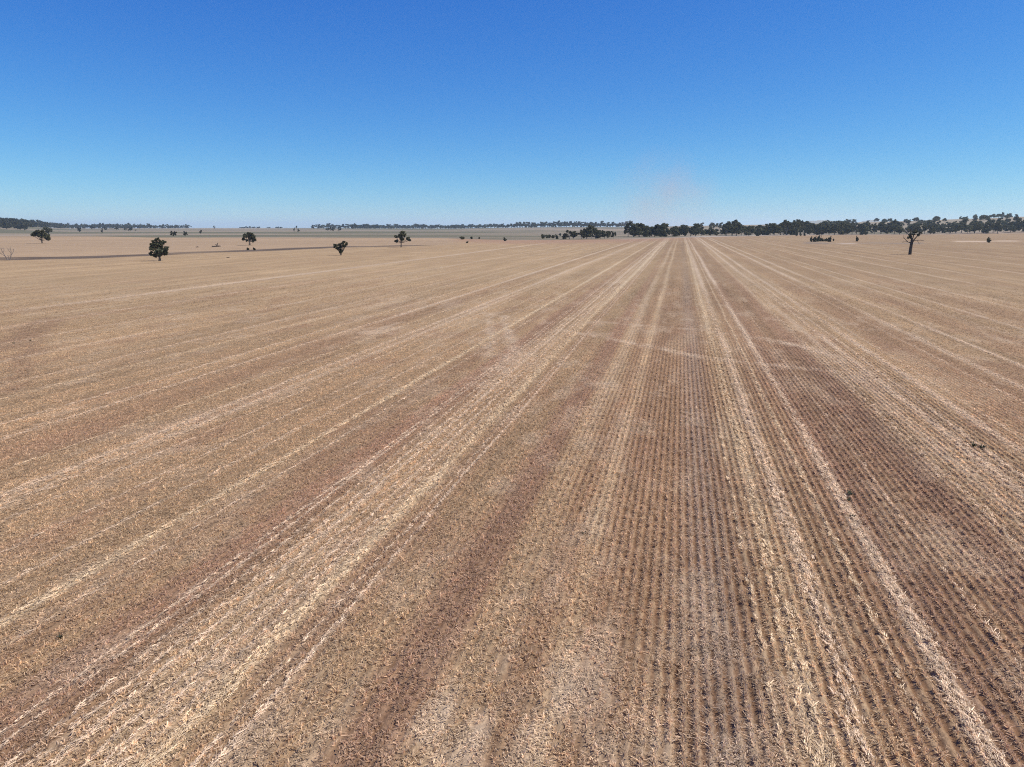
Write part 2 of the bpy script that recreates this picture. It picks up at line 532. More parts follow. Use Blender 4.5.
hill_m, hn, hl, hb = new_mat('hill_grass_haze', 1, 0)
hno = hn.new('ShaderNodeTexNoise')
hno.inputs['Scale'].default_value = .004
hr = hn.new('ShaderNodeValToRGB')
hr.color_ramp.elements[0].color = (.17, .15, .11, 1)
hr.color_ramp.elements[1].color = (.30, .26, .19, 1)  # dry grass, lightened so the colour carries part of the distant haze
hg = hn.new('ShaderNodeNewGeometry')
hl.new(hg.outputs['Position'], hno.inputs['Vector'])
hl.new(hno.outputs['Fac'], hr.inputs[0])
hl.new(hr.outputs[0], hb.inputs['Base Color'])
hill('hills', 818, 8600, 70, 7.4)
hill('hills', 872, 8900, 62, 6.9)

# ------------------------------------------------------------------ haze, and the dust plume over the paddocks behind
def volume_mat(name, col, dens):
    m = bpy.data.materials.new(name)
    m.use_nodes = True
    n = m.node_tree.nodes
    n.remove(n['Principled BSDF'])
    v = n.new('ShaderNodeVolumePrincipled')
    v.inputs['Color'].default_value = (*col, 1)
    v.inputs['Density'].default_value = dens
    v.inputs['Anisotropy'].default_value = .2
    m.node_tree.links.new(v.outputs[0], n['Material Output'].inputs['Volume'])
    return m, n, v


def box_mesh(name, lo, hi):
    v = [(x, y, z) for x in (lo[0], hi[0]) for y in (lo[1], hi[1]) for z in (lo[2], hi[2])]
    f = [(0, 1, 3, 2), (4, 6, 7, 5), (0, 4, 5, 1), (2, 3, 7, 6), (0, 2, 6, 4), (1, 5, 7, 3)]
    return mesh_from(name, v, f)


hz_m, _, _ = volume_mat('haze', (.69, .88, 1.0), .00007)
haze = link('haze', box_mesh('haze', (-28000, -3500, -130), (28000, 28000, 135)), hz_m)
tag(haze, kind='stuff')

dx, dy = at_distance(662, 1060)
pm, pn, pv = volume_mat('dust_plume', (.96, .60, .50), 0)
pl = pm.node_tree
tc = pn.new('ShaderNodeTexCoord')
pno = pn.new('ShaderNodeTexNoise')
pno.inputs['Scale'].default_value = 2.3
pno.inputs['Detail'].default_value = 3
pl.links.new(tc.outputs['Object'], pno.inputs['Vector'])
ln = pn.new('ShaderNodeVectorMath')
ln.operation = 'LENGTH'
pl.links.new(tc.outputs['Object'], ln.inputs[0])
fall = math_node(pl, 'SUBTRACT', 1.0, ln.outputs['Value'], True)
den = math_node(pl, 'MULTIPLY', math_node(pl, 'MULTIPLY', fall, math_node(pl, 'SUBTRACT', pno.outputs['Fac'], .36, True)), .018)
pl.links.new(den, pv.inputs['Density'])
u_, v_ = np.meshgrid(np.linspace(0, 2 * math.pi, 25)[:-1], np.linspace(0, math.pi, 13))
pvts = np.stack([np.sin(v_) * np.cos(u_), np.sin(v_) * np.sin(u_), np.cos(v_)], -1).reshape(-1, 3)
pf = [(i * 24 + j, (i + 1) * 24 + j, (i + 1) * 24 + (j + 1) % 24, i * 24 + (j + 1) % 24) for i in range(12) for j in range(24)]
plume = link('dust_plume', mesh_from('dust_plume', pvts, pf, True), pm)
plume.location = (dx, dy, 46)
plume.scale = (86, 86, 78)
tag(plume, 'faint pinkish dust plume hanging in the sky behind the tree belt', 'dust', kind='stuff')

# ------------------------------------------------------------------ stubble and loose straw (instanced)
def thin(n, l, b, colour, share):
    """straw and leaves let some light through"""
    tr = n.new('ShaderNodeBsdfTranslucent')
    l.new(colour, tr.inputs['Color'])
    mx = n.new('ShaderNodeMixShader')
    mx.inputs[0].default_value = share
    l.new(b.outputs[0], mx.inputs[1])
    l.new(tr.outputs[0], mx.inputs[2])
    l.new(mx.outputs[0], n['Material Output'].inputs['Surface'])


def straw_mat(name, gain):
    m, n, l, b = new_mat(name, .75, .2)
    t = attr('tint', 'INSTANCER', 'Color', n)
    oi = n.new('ShaderNodeObjectInfo')
    mr = n.new('ShaderNodeMapRange')
    mr.inputs['To Min'].default_value = gain * .75
    mr.inputs['To Max'].default_value = gain * 1.25
    l.new(oi.outputs['Random'], mr.inputs['Value'])
    at_ = attr('shade', 'GEOMETRY', 'Fac', n)
    k = math_node(m.node_tree, 'MULTIPLY', mr.outputs[0], at_)
    cc = n.new('ShaderNodeCombineColor')
    for i in range(3):
        l.new(k, cc.inputs[i])
    cres = mixc(1.0, t, cc.outputs[0], m.node_tree, 'MULTIPLY')
    l.new(cres, b.inputs['Base Color'])
    thin(n, l, b, cres, .38)
    return m


def blades(name, bs, mat):
    """bs: rows of base xyz, tip xyz, width vector xyz, brightness"""
    v, f, s = [], [], []
    for base, tip, w, br in bs:
        k = len(v)
        v += [base - w, base + w, tip + w * .75, tip - w * .75]
        f.append((k, k + 1, k + 2, k + 3))
        s += [br] * 4
    me = mesh_from(name, v, f)
    a = me.attributes.new('shade', 'FLOAT', 'POINT')
    a.data.foreach_set('value', np.array(s, np.float32))
    me.materials.append(mat)
    return bpy.data.objects.new(name, me)


stub_m = straw_mat('stubble_straw', 2.35)
chaff_m = straw_mat('loose_straw', 1.7)
press_m = straw_mat('pressed_straw', 2.0)
tufts = bpy.data.collections.new('stubble_tufts')
for k in range(8):
    bs = []
    for q in range(17):
        a = rng.uniform(0, 2 * math.pi)
        r = rng.uniform(0, .05)
        base = np.array((math.cos(a) * r * .55, math.sin(a) * r * 1.5, -.01))
        hgt_ = rng.uniform(.045, .11)
        lean = rng.normal(0, .035, 2)
        if q > 12:
            lean = rng.normal(0, .07, 2)
            hgt_ *= .5
        w = rng.normal(size=2)
        w = np.array((w[0], w[1], 0)) / np.hypot(*w) * rng.uniform(.004, .010)
        bs.append((base, base + np.array((lean[0], lean[1], hgt_)), w, rng.uniform(.65, 1.3)))
    tufts.objects.link(blades('tuft', bs, stub_m))
litter = bpy.data.collections.new('loose_straws')
for k in range(6):
    bs = []
    for q in range(20):
        p = rng.uniform(-.2, .2, 2)
        a = rng.uniform(0, math.pi)
        ln_ = rng.uniform(.03, .11)
        d = np.array((math.cos(a), math.sin(a), rng.uniform(-.15, .15)))
        base = np.array((p[0], p[1], rng.uniform(.012, .06)))
        w = np.array((-math.sin(a), math.cos(a), rng.uniform(-.5, .5))) * rng.uniform(.004, .009)
        bs.append((base, base + d * ln_, w, rng.uniform(.4, 1.5)))
    litter.objects.link(blades('straws', bs, chaff_m))


def scatter(name, coll, pts, rot, scl, tint, label):
    me = bpy.data.meshes.new(name)
    me.vertices.add(len(pts))
    me.vertices.foreach_set('co', pts.astype(np.float32).ravel())
    for nm, ty, key, val in (('rot', 'FLOAT_VECTOR', 'vector', rot), ('scl', 'FLOAT_VECTOR', 'vector', scl), ('tint', 'FLOAT_COLOR', 'color', tint)):
        a = me.attributes.new(nm, ty, 'POINT')
        a.data.foreach_set(key, val.astype(np.float32).ravel())
    o = link(name, me)
    ng = bpy.data.node_groups.new(name, 'GeometryNodeTree')
    ng.interface.new_socket('Geometry', in_out='INPUT', socket_type='NodeSocketGeometry')
    ng.interface.new_socket('Geometry', in_out='OUTPUT', socket_type='NodeSocketGeometry')
    g = ng.nodes
    gi, go = g.new('NodeGroupInput'), g.new('NodeGroupOutput')
    ci = g.new('GeometryNodeCollectionInfo')
    ci.inputs['Collection'].default_value = coll
    ci.inputs['Separate Children'].default_value = True
    ci.inputs['Reset Children'].default_value = True
    ip = g.new('GeometryNodeInstanceOnPoints')
    ip.inputs['Pick Instance'].default_value = True
    ng.links.new(gi.outputs[0], ip.inputs['Points'])
    ng.links.new(ci.outputs[0], ip.inputs['Instance'])
    for nm, sock in (('rot', 'Rotation'), ('scl', 'Scale')):
        na = g.new('GeometryNodeInputNamedAttribute')
        na.data_type = 'FLOAT_VECTOR'
        na.inputs['Name'].default_value = nm
        if sock == 'Rotation':
            er = g.new('FunctionNodeEulerToRotation')
            ng.links.new(na.outputs[0], er.inputs[0])
            ng.links.new(er.outputs[0], ip.inputs[sock])
        else:
            ng.links.new(na.outputs[0], ip.inputs[sock])
    rv = g.new('FunctionNodeRandomValue')
    rv.data_type = 'INT'
    rv.inputs[4].default_value = 0
    rv.inputs[5].default_value = len(coll.objects) - 1
    ng.links.new(rv.outputs[2], ip.inputs['Instance Index'])
    ng.links.new(ip.outputs[0], go.inputs[0])
    md = o.modifiers.new('instances', 'NODES')
    md.node_group = ng
    tag(o, label, 'stubble', kind='stuff')
    return o


def in_view(x, y, pad):
    b = bearing_px(x, y + 3.0)
    return (b > -pad) & (b < 1024 + pad)


ROW = .27
ks = np.arange(-int(150 / ROW), int(130 / ROW))
ys = np.arange(7.0, 165, .085)
parts = []
for y0 in np.array_split(ys, 24):
    xw = max(-150, -1.35 * y0[-1] - 16), min(130, .62 * y0[-1] + 14)
    kk = ks[(ks * ROW > xw[0]) & (ks * ROW < xw[1])]
    X, Y = np.meshgrid(kk * ROW, y0)
    X, Y = X.ravel(), Y.ravel()
    keep = in_view(X, Y, 120) & (rng.random(len(X)) < keep_share(np.hypot(X, Y)))
    parts.append((X[keep], Y[keep]))
X = np.concatenate([p[0] for p in parts])
Y = np.concatenate([p[1] for p in parts])
n = len(X)
messy = trampled_at(X, Y) * (.35 + .65 * sstep(-9, -6, X))                                     # to the left the rows are trampled out
X = X + rng.normal(0, 1, n) * (.010 + .08 * messy) + .03 * (vnoise(X / ROW * 3.7, Y / 3.0, 5) - .5)
Y = Y + rng.uniform(-.045, .045, n)
c, chf, st = field_colour(X, Y)
gapn = hash2(np.round(X / ROW), np.floor(Y / .24 + .4 * hash2(np.round(X / ROW), np.round(X * 0), 7)), 93)
keep = (st > .5) & (rng.random(n) > chf * (.45 + .35 * (X < -1))) & (gapn > .13 + .1 * vnoise(X / 2, Y / 5, 94))
X, Y, c, chf = X[keep], Y[keep], c[keep], chf[keep]
n = len(X)
D = np.hypot(X, Y)
size = rng.uniform(.7, 1.2, n) * (1 + .35 * fbm(X / 1.5, Y / 4.0, 95, 2))
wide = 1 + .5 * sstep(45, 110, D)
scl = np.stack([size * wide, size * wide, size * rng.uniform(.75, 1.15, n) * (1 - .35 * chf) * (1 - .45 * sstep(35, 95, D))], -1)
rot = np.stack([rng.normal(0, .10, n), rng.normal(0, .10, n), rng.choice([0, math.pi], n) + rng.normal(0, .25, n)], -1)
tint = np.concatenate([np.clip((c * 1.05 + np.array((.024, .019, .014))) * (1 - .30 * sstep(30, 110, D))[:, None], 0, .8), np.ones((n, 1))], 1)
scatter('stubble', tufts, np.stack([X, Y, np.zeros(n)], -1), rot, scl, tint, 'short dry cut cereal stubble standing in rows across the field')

n = 130000
Y = 7 + 55 * rng.random(n) ** .75
X = rng.uniform(-1, 1, n) * (1.2 * Y + 8)
c, chf, st = field_colour(X, Y)
keep = in_view(X, Y, 120) & (rng.random(n) < .22 + .22 * sstep(.5, -2, X) + chf * .8) & (st > .5)
X, Y, c = X[keep], Y[keep], c[keep]
n = len(X)
tint = np.concatenate([np.clip(c * .98 + np.array((.034, .028, .021)), 0, .8), np.ones((n, 1))], 1)
s_ = rng.uniform(.7, 1.25, n)
scatter('loose_straw', litter, np.stack([X, Y, np.zeros(n)], -1), np.stack([np.zeros(n), np.zeros(n), rng.uniform(0, 6.28, n)], -1), np.stack([s_, s_, s_], -1), tint,
        'loose pale straw and chaff lying over the stubble rows')

# straw pressed flat along the pale lines, lying the way the wheels ran
pressed = bpy.data.collections.new('pressed_straws')
for k in range(5):
    bs = []
    for q in range(15):
        a = math.pi / 2 + rng.normal(0, .32)
        ln_ = rng.uniform(.05, .15)
        d = np.array((math.cos(a), math.sin(a), rng.uniform(-.08, .08)))
        base = np.array((rng.normal(0, .022), rng.uniform(-.22, .1), rng.uniform(.02, .07)))
        bs.append((base, base + d * ln_, np.array((1, 0, rng.uniform(-.4, .4))) * rng.uniform(.005, .010), rng.uniform(.75, 1.4)))
    pressed.objects.link(blades('straws', bs, press_m))
P_ = []
for Xl, wl_, colr, st_ in LINES:
    if wl_ > .33 and abs(Xl) < 20:
        continue
    yl = np.arange(7, 120, .10 if wl_ < .15 else .055)
    yl = yl[rng.random(len(yl)) < st_ ** 1.15 * .95 * np.minimum(1, 40 / yl)]
    mx = Xl + .16 * (vnoise(np.full_like(yl, Xl * 7.3), yl / 9.0, 51) - .5)
    xl = mx + rng.normal(0, wl_ * .5, len(yl))
    ok = in_view(xl, yl, 100) & (rng.random(len(yl)) < .5 + .5 * sstep(.2, .5, vnoise(np.full_like(yl, Xl * 5.7), yl / 5.0, 57)))
    P_.append(np.stack([xl[ok], yl[ok], np.full(ok.sum(), colr[0]), np.full(ok.sum(), colr[1]), np.full(ok.sum(), colr[2])], -1))
P_ = np.concatenate(P_)
n = len(P_)
tint = np.concatenate([P_[:, 2:] * rng.uniform(.7, 1.1, (n, 1)), np.ones((n, 1))], 1)
s_ = rng.uniform(.7, 1.2, n)
scatter('pressed_straw', pressed, np.stack([P_[:, 0], P_[:, 1], np.zeros(n)], -1), np.stack([np.zeros(n), np.zeros(n), rng.normal(0, .08, n)], -1), np.stack([s_, s_, s_], -1), tint,
        'pale straw pressed flat in long lines along the wheel tracks')

# ------------------------------------------------------------------ trees
def leaf_mat(name, dark, light, warm):
    m, n, l, b = new_mat(name, .7, .25)
    g = n.new('ShaderNodeNewGeometry')
    r = n.new('ShaderNodeValToRGB')
    r.color_ramp.elements[0].color = (*dark, 1)
    r.color_ramp.elements[1].color = (*light, 1)
    e = r.color_ramp.elements.new(.92)
    e.color = (*[(a + b_) / 2 for a, b_ in zip(light, warm)], 1)
    r.color_ramp.elements[2].color = (*warm, 1)
    l.new(g.outputs['Random Per Island'], r.inputs[0])
    oi = n.new('ShaderNodeObjectInfo')
    mr = n.new('ShaderNodeMapRange')
    mr.inputs['To Min'].default_value = .75
    mr.inputs['To Max'].default_value = 1.25
    l.new(oi.outputs['Random'], mr.inputs['Value'])
    cc = n.new('ShaderNodeCombineColor')
    for i in range(3):
        l.new(mr.outputs[0], cc.inputs[i])
    cres = mixc(1.0, r.outputs[0], cc.outputs[0], m.node_tree, 'MULTIPLY')
    l.new(cres, b.inputs['Base Color'])
    thin(n, l, b, cres, .3)
    return m


gum_leaf = leaf_mat('gum_leaf', (.048, .053, .027), (.098, .103, .052), (.15, .145, .078))
dark_leaf = leaf_mat('dark_leaf', (.035, .040, .022), (.078, .083, .043), (.125, .12, .064))
far_leaf = leaf_mat('far_leaf', (.013, .016, .012), (.027, .030, .019), (.042, .042, .026))
dry_leaf = leaf_mat('dry_leaf', (.055, .045, .030), (.10, .085, .055), (.15, .12, .08))
weed_leaf = leaf_mat('weed_leaf', (.022, .030, .014), (.042, .052, .026), (.07, .07, .04))


def bark_mat(name, a, b_):
    m, n, l, b = new_mat(name, .9, .1)
    no = n.new('ShaderNodeTexNoise')
    no.inputs['Scale'].default_value = 5
    no.inputs['Detail'].default_value = 5
    tcn = n.new('ShaderNodeTexCoord')
    l.new(tcn.outputs['Object'], no.inputs['Vector'])
    r = n.new('ShaderNodeValToRGB')
    r.color_ramp.elements[0].position = .35
    r.color_ramp.elements[1].position = .65
    r.color_ramp.elements[0].color = (*a, 1)
    r.color_ramp.elements[1].color = (*b_, 1)
    l.new(no.outputs['Fac'], r.inputs[0])
    l.new(r.outputs[0], b.inputs['Base Color'])
    return m


bark = bark_mat('grey_brown_bark', (.055, .042, .034), (.14, .115, .095))
pale_bark = bark_mat('pale_gum_bark', (.10, .085, .07), (.26, .225, .19))
dead_bark = bark_mat('dead_wood', (.045, .034, .030), (.10, .082, .070))
grey_bark = bark_mat('bleached_dead_wood', (.11, .095, .088), (.22, .19, .175))


class Shape:
    def __init__(s):
        s.v, s.f, s.k = [], [], 0

    def tube(s, pts, rad, sides=7):
        pts = [np.array(p, float) for p in pts]
        start = s.k
        for i, p in enumerate(pts):
            t = pts[min(i + 1, len(pts) - 1)] - pts[max(i - 1, 0)]
            t = t / (np.linalg.norm(t) + 1e-9)
            a = np.cross(t, (0.31, 0.95, 0.05) if abs(t[1]) < .9 else (1, 0, 0))
            a /= np.linalg.norm(a)
            b = np.cross(t, a)
            for q in range(sides):
                w = 2 * math.pi * q / sides
                s.v.append(p + (a * math.cos(w) + b * math.sin(w)) * rad[i])
        for i in range(len(pts) - 1):
            for q in range(sides):
                q2 = (q + 1) % sides
                s.f.append((start + i * sides + q, start + i * sides + q2, start + (i + 1) * sides + q2, start + (i + 1) * sides + q))
        s.k = start + len(pts) * sides

    def leaves(s, centre, rx, rz, n, size, r):
        d = r.normal(size=(n, 3))
        d /= np.linalg.norm(d, axis=1)[:, None]
        rad = r.random(n) ** .45
        # clumpy: leaves gather round sub-centres on the lobe
        cl = r.normal(size=(max(3, n // 26), 3))
        cl /= np.linalg.norm(cl, axis=1)[:, None]
        pick = cl[r.integers(0, len(cl), n)] * (.55 + .4 * r.random((n, 1)))
        p = pick + d * rad[:, None] * .38
        p = np.array(centre) + p * np.array((rx, rx, rz))
        a = r.normal(size=(n, 3))
        a /= np.linalg.norm(a, axis=1)[:, None]
        b = np.cross(a, r.normal(size=(n, 3)))
        b /= np.linalg.norm(b, axis=1)[:, None]
        h = size * r.uniform(.55, 1.25, n)[:, None]
        q = np.stack([p - a * h, p - b * h * .55, p + a * h, p + b * h * .55], 1).reshape(-1, 3)
        s.v.extend(q)
        s.f.extend([tuple(s.k + 4 * i + j for j in range(4)) for i in range(n)])
        s.k += 4 * n

    def mesh(s, name, mat, smooth=False):
        me = mesh_from(name, s.v, s.f, smooth)
        me.materials.append(mat)
        return me


def empty(name, loc, rz=0):
    o = bpy.data.objects.new(name, None)
    COL.objects.link(o)
    o.location = loc
    o.rotation_euler = (0, 0, rz)
    return o


def limb(sh, a, b, r0, r1, r, sag=.08, n=4):
    a, b = np.array(a, float), np.array(b, float)
    L_ = np.linalg.norm(b - a)
    pts = [a + (b - a) * t + np.append(r.normal(0, sag * .4, 2), 0) * L_ * math.sin(math.pi * t) + np.array((0, 0, -sag * L_ * math.sin(math.pi * t))) for t in np.linspace(0, 1, n)]
    sh.tube(pts, np.linspace(r0, r1, n), 6)


def tree_meshes(name, lobes, fork, r_trunk, seed, leaf, wood, per=150, lf=None, lean=0.0):
    """lobes in metres: (x, z, radius) or (x, y, z, radius); returns trunk and crown meshes"""
    r = np.random.default_rng(seed)
    L3 = []
    for lo in lobes:
        if len(lo) == 3:
            x, z, q = lo
            L3.append((x, r.normal(0, 1) * max(q, .8) * .55, z, q))
        else:
            L3.append(lo)
    tr, cr = Shape(), Shape()
    top = np.array((lean * fork, 0, fork))
    tr.tube([(0, 0, -.25), (0, 0, 0.05), (lean * fork * .35 + .04, .02, fork * .5), top], [r_trunk * 1.5, r_trunk * 1.25, r_trunk * .95, r_trunk * .8], 8)
    for x, y, z, q in L3:
        limb(tr, top - np.array((0, 0, .1)), (x, y, z), r_trunk * .5, r_trunk * .12, r)
        for j in range(2):
            w = r.normal(size=3)
            w /= np.linalg.norm(w)
            limb(tr, np.array((x, y, z)) * .6 + top * .4, np.array((x, y, z)) + w * q * .7, r_trunk * .2, r_trunk * .06, r)
        cr.leaves((x, y, z), q, q * .86, int(2.7 * per * max(.5, q / 1.6) ** 1.3) + 20, lf or .30, r)
    return tr.mesh(name + '_trunk', wood), cr.mesh(name + '_crown', leaf)


def plant_tree(name, label, cat, loc, meshes, rz=0, s=1.0, group=None):
    t = empty(name, loc, rz)
    t.scale = (s, s, s)
    tag(t, label, cat, group)
    a = link('trunk', meshes[0], parent=t)
    b = link('crown', meshes[1], parent=t)
    return t


def hero(px, py, label, lobes, fork, r_px, seed, leaf=gum_leaf, wood=bark, per=170, name='gum_tree', lean=0.0):
    x, y, D = locate(px, py)
    k = math.hypot(D, H) / (FPX / cp)                     # metres a pixel at that distance
    ms = tree_meshes(name, [(lo[0] * .93 * k, lo[1] * .95 * k, lo[2] * .86 * k) for lo in lobes], fork * k, r_px * k, seed, leaf, wood, per, .95 * k ** .5 * .62, lean)
    # local x runs across the line of sight
    return plant_tree(name, label, 'tree', (x, y, float(terrain(x, y))), ms, math.atan2(y, x) - math.pi / 2)


hero(159.8, 261.0, 'tall dense oval gum tree standing alone nearest the camera in the left paddock',
     [(0, 13.5, 4.6), (-4.2, 16.5, 3.2), (4, 17.3, 3.2), (5.8, 12, 2.9), (-5.6, 12, 2.9), (0, 8, 4.2), (-5.6, 6.8, 2.9), (5, 7.6, 2.8), (0, 19, 2.7), (7.2, 10.5, 1.7), (-3, 5.6, 2.2)], 4.2, 1.0, 11, dark_leaf, per=230)
hero(42.3, 243.4, 'lopsided round gum tree with low right branch above the dark weedy strip',
     [(0.4, 7.6, 3.6), (-3.8, 8.6, 2.6), (-6.2, 7.4, 1.6), (3.8, 6.2, 3.0), (4.8, 4.2, 2.0), (1, 10, 2.3), (-2.2, 10.2, 1.8)], 2.6, .55, 12, gum_leaf, per=200, lean=-.1)
hero(249.7, 245.4, 'dome shaped gum tree with drooping sides above two small dark bushes',
     [(0, 8.4, 3.6), (-3.8, 9.3, 2.6), (3.8, 8.0, 2.8), (5.4, 5.6, 1.6), (-5.4, 6.2, 1.6), (0, 10.8, 2.2), (3, 10, 2.2), (3.6, 4.2, 1.5), (-2.6, 5.0, 1.4)], 4.0, .75, 13, dark_leaf, per=200)
hero(341.0, 255.3, 'small vase shaped gum tree with crown split into upright clumps',
     [(-5.0, 9.2, 2.6), (-3.0, 7.2, 1.9), (1, 8, 2.1), (2.0, 12.4, 1.7), (4.2, 9.8, 1.8), (6.3, 11.6, 1.5), (.4, 5.2, 1.9), (3.4, 13.6, 1.2), (-1.0, 10.6, 1.3), (-.4, 3.4, 1.2)], 1.6, .85, 14, gum_leaf, per=190)
hero(401.2, 247.4, 'open gum tree with high round top and separate clump on its right',
     [(2.2, 14.2, 3.3), (-1, 11.2, 2.9), (-5.5, 11.3, 1.9), (1, 8.6, 2.4), (-4.6, 6.6, 1.9), (7.6, 9.0, 2.1), (9, 7.4, 1.3), (4.2, 12, 1.6)], 5.0, .6, 15, gum_leaf, per=210)
hero(48.8, 234.8, 'small faded gum tree just behind the lopsided round tree',
     [(0, 4.4, 2.2), (-2, 5.4, 1.7), (1.8, 4, 1.8), (-1, 2.6, 1.5)], 1.6, .4, 16, gum_leaf, per=120)

# dead trees
def dead_tree(name, label, px, py, twigs, clumps, r_px, wood, seed):
    x, y, D = locate(px, py)
    k = math.hypot(D, H) / (FPX / cp)
    r = np.random.default_rng(seed)
    t = empty(name, (x, y, float(terrain(x, y))), math.atan2(y, x) - math.pi / 2)
    tag(t, label, 'tree')
    tr = Shape()
    for pts, r0, r1 in twigs:
        P = [np.array((p[0] * k, (p[2] if len(p) > 2 else 0) * k, p[1] * k)) for p in pts]
        tr.tube(P, np.linspace(r0 * k, r1 * k, len(P)), 7)
        for j in range(5 if len(P) > 2 else 2):                    # broken twigs
            q = P[-1] * r.uniform(.75, 1) + P[-2] * 0
            q = P[-2] + (P[-1] - P[-2]) * r.uniform(.2, 1)
            w = r.normal(size=3)
            w[2] = abs(w[2]) * .8
            limb(tr, q, q + w / np.linalg.norm(w) * k * r.uniform(1.2, 3.0), r1 * k * .7, r1 * k * .25, r)
    link('trunk', tr.mesh(name + '_trunk', wood), parent=t)
    if clumps:
        cr = Shape()
        for cx_, cz_, q in clumps:
            cr.leaves((cx_ * k, r.normal(0, .6) * k, cz_ * k), q * k, q * k * .9, int(120 * q), .34 * k ** .5, r)
        link('crown', cr.mesh(name + '_crown', dark_leaf), parent=t)
    return t


dead_tree('dying_tree', 'dark half dead tree with thick trunk and stubby limbs in the right field', 909.8, 254.6,
          [([(0, -.5), (.1, 6), (.5, 12.5)], 1.4, 1.15), ([(.7, 11), (-.6, 15), (-1.2, 19), (-1.6, 22)], .8, .22), ([(.9, 11.5), (3.0, 14.5), (4.8, 17), (6.6, 19)], .6, .2),
           ([(.6, 10.5), (-2.6, 10.8), (-5.2, 13.4), (-6.6, 15)], .42, .12), ([(-2.6, 10.9), (-5, 11), (-7.2, 10.4)], .26, .1), ([(1, 12), (4, 12.2), (7.2, 12.6), (9.5, 12)], .28, .08),
           ([(4.4, 12.2), (5.6, 10.6), (6.4, 8.8)], .16, .07), ([(.6, 13), (1.4, 17.5), (1.9, 22.5)], .5, .16), ([(-.8, 15.5), (-3.2, 17.6), (-4.4, 19.2)], .4, .12)],
          [(-1.4, 16.2, 1.7), (-.8, 18.6, 1.6), (-2.6, 14.6, 1.3), (1.6, 19.8, 1.6), (5.0, 17.2, 1.4), (6.4, 18.6, 1.4), (1.2, 17.2, 1.4), (3.6, 19.2, 1.4), (-.4, 14, 1.2)], 1.3, dead_bark, 21)
dead_tree('dead_shrub', 'bare grey leafless shrub with two forked stems on the dark weedy strip', 9.0, 260.4,
          [([(-.6, -.3), (-2, 3.4), (-3.6, 7), (-4.2, 10.5)], .42, .13), ([(.6, -.3), (1.8, 3.6), (2.4, 7.2), (2.0, 10.8)], .42, .13), ([(-2, 3.4), (-4.6, 5.4), (-6.4, 6.8)], .24, .09),
           ([(1.9, 4), (3.8, 6.8), (4.4, 9.4)], .22, .08), ([(-3.2, 6.2), (-2.2, 8.4), (-2.6, 10)], .18, .08), ([(2.2, 6), (.8, 8), (.4, 10)], .18, .08), ([(0, 0), (.2, 2), (-.4, 4.6)], .25, .1)], None, .4, grey_bark, 22)

# fallen tree and log in the second paddock
def fallen(name, label, px, py, twigs, seed, cat='log'):
    x, y, D = locate(px, py)
    k = math.hypot(D, H) / (FPX / cp)
    r = np.random.default_rng(seed)
    sh = Shape()
    for pts, r0, r1 in twigs:
        P = [np.array((p[0] * k, r.normal(0, .3) * k, p[1] * k)) for p in pts]
        sh.tube(P, np.linspace(r0 * k, r1 * k, len(P)), 7)
    o = link(name, sh.mesh(name, dead_bark))
    o.location = (x, y, float(terrain(x, y)))
    o.rotation_euler = (0, 0, math.atan2(y, x) - math.pi / 2)
    tag(o, label, cat)


fallen('fallen_tree', 'fallen dead tree with broken limbs sticking up in the second paddock', 217.0, 247.0,
       [([(-4.5, .3), (-1, .7), (2.2, .8)], .45, .6), ([(-.2, .7), (.4, 2.4), (1.2, 3.8)], .55, .25), ([(.6, .9), (-.6, 2.0), (-1.4, 2.4)], .35, .18), ([(1.2, .6), (2.6, 1.0), (3.4, .3)], .4, .2), ([(-3, .3), (-3.6, .9), (-4.4, 1.2)], .25, .12)], 31)
fallen('fallen_log', 'small dark log lying left of the fallen tree', 197.2, 247.4, [([(-1.2, .3), (0, .4), (1.2, .35)], .35, .28), ([(.1, .4), (.5, .9)], .2, .1)], 32)
fallen('fallen_log', 'small dark log lying alone between the field and the weedy strip', 228.0, 257.8, [([(-1.2, .25), (0, .4), (1.3, .25)], .35, .25), ([(0, .3), (.4, .8)], .2, .1)], 33)
fallen('dead_pole_tree', 'thin bare dead trunk rising from the bush clump', 820.6, 241.4, [([(0, -.3), (.15, 5), (-.2, 10)], .26, .12), ([(.1, 6), (1.0, 8), (1.2, 9.4)], .12, .06), ([(0, 4.6), (-.9, 6.4)], .1, .05)], 34, 'tree')

# bushes, one mesh body with a short stem inside the crown
def bush_mesh(seed, leaf, wood, tall=1.0):
    r = np.random.default_rng(seed)
    cr = Shape()
    for q in range(5):
        cr.leaves((r.normal(0, .16), r.normal(0, .16), .45 * tall + r.normal(0, .14)), .36, .42 * tall, 110, .15, r)
    tr = Shape()
    for q in range(4):
        limb(tr, (0, 0, -.05), (r.normal(0, .2), r.normal(0, .2), .55 * tall), .035, .012, r)
    return tr.mesh('bush_stem', wood), cr.mesh('bush_foliage', leaf)


BUSH = [bush_mesh(40 + i, l_, bark) for i, l_ in enumerate((dark_leaf, dark_leaf, gum_leaf, dry_leaf))]


def bush(px, py, w, h, v, label, group=None):
    x, y, D = locate(px, py)
    k = math.hypot(D, H) / (FPX / cp)
    t = empty('bush', (x, y, float(terrain(x, y))), px * 1.7)
    t.scale = (w * k * 1.05, w * k * 1.05, h * k * 1.1)
    tag(t, label, 'bush', group)
    link('stem', BUSH[v][0], parent=t)
    link('foliage', BUSH[v][1], parent=t)


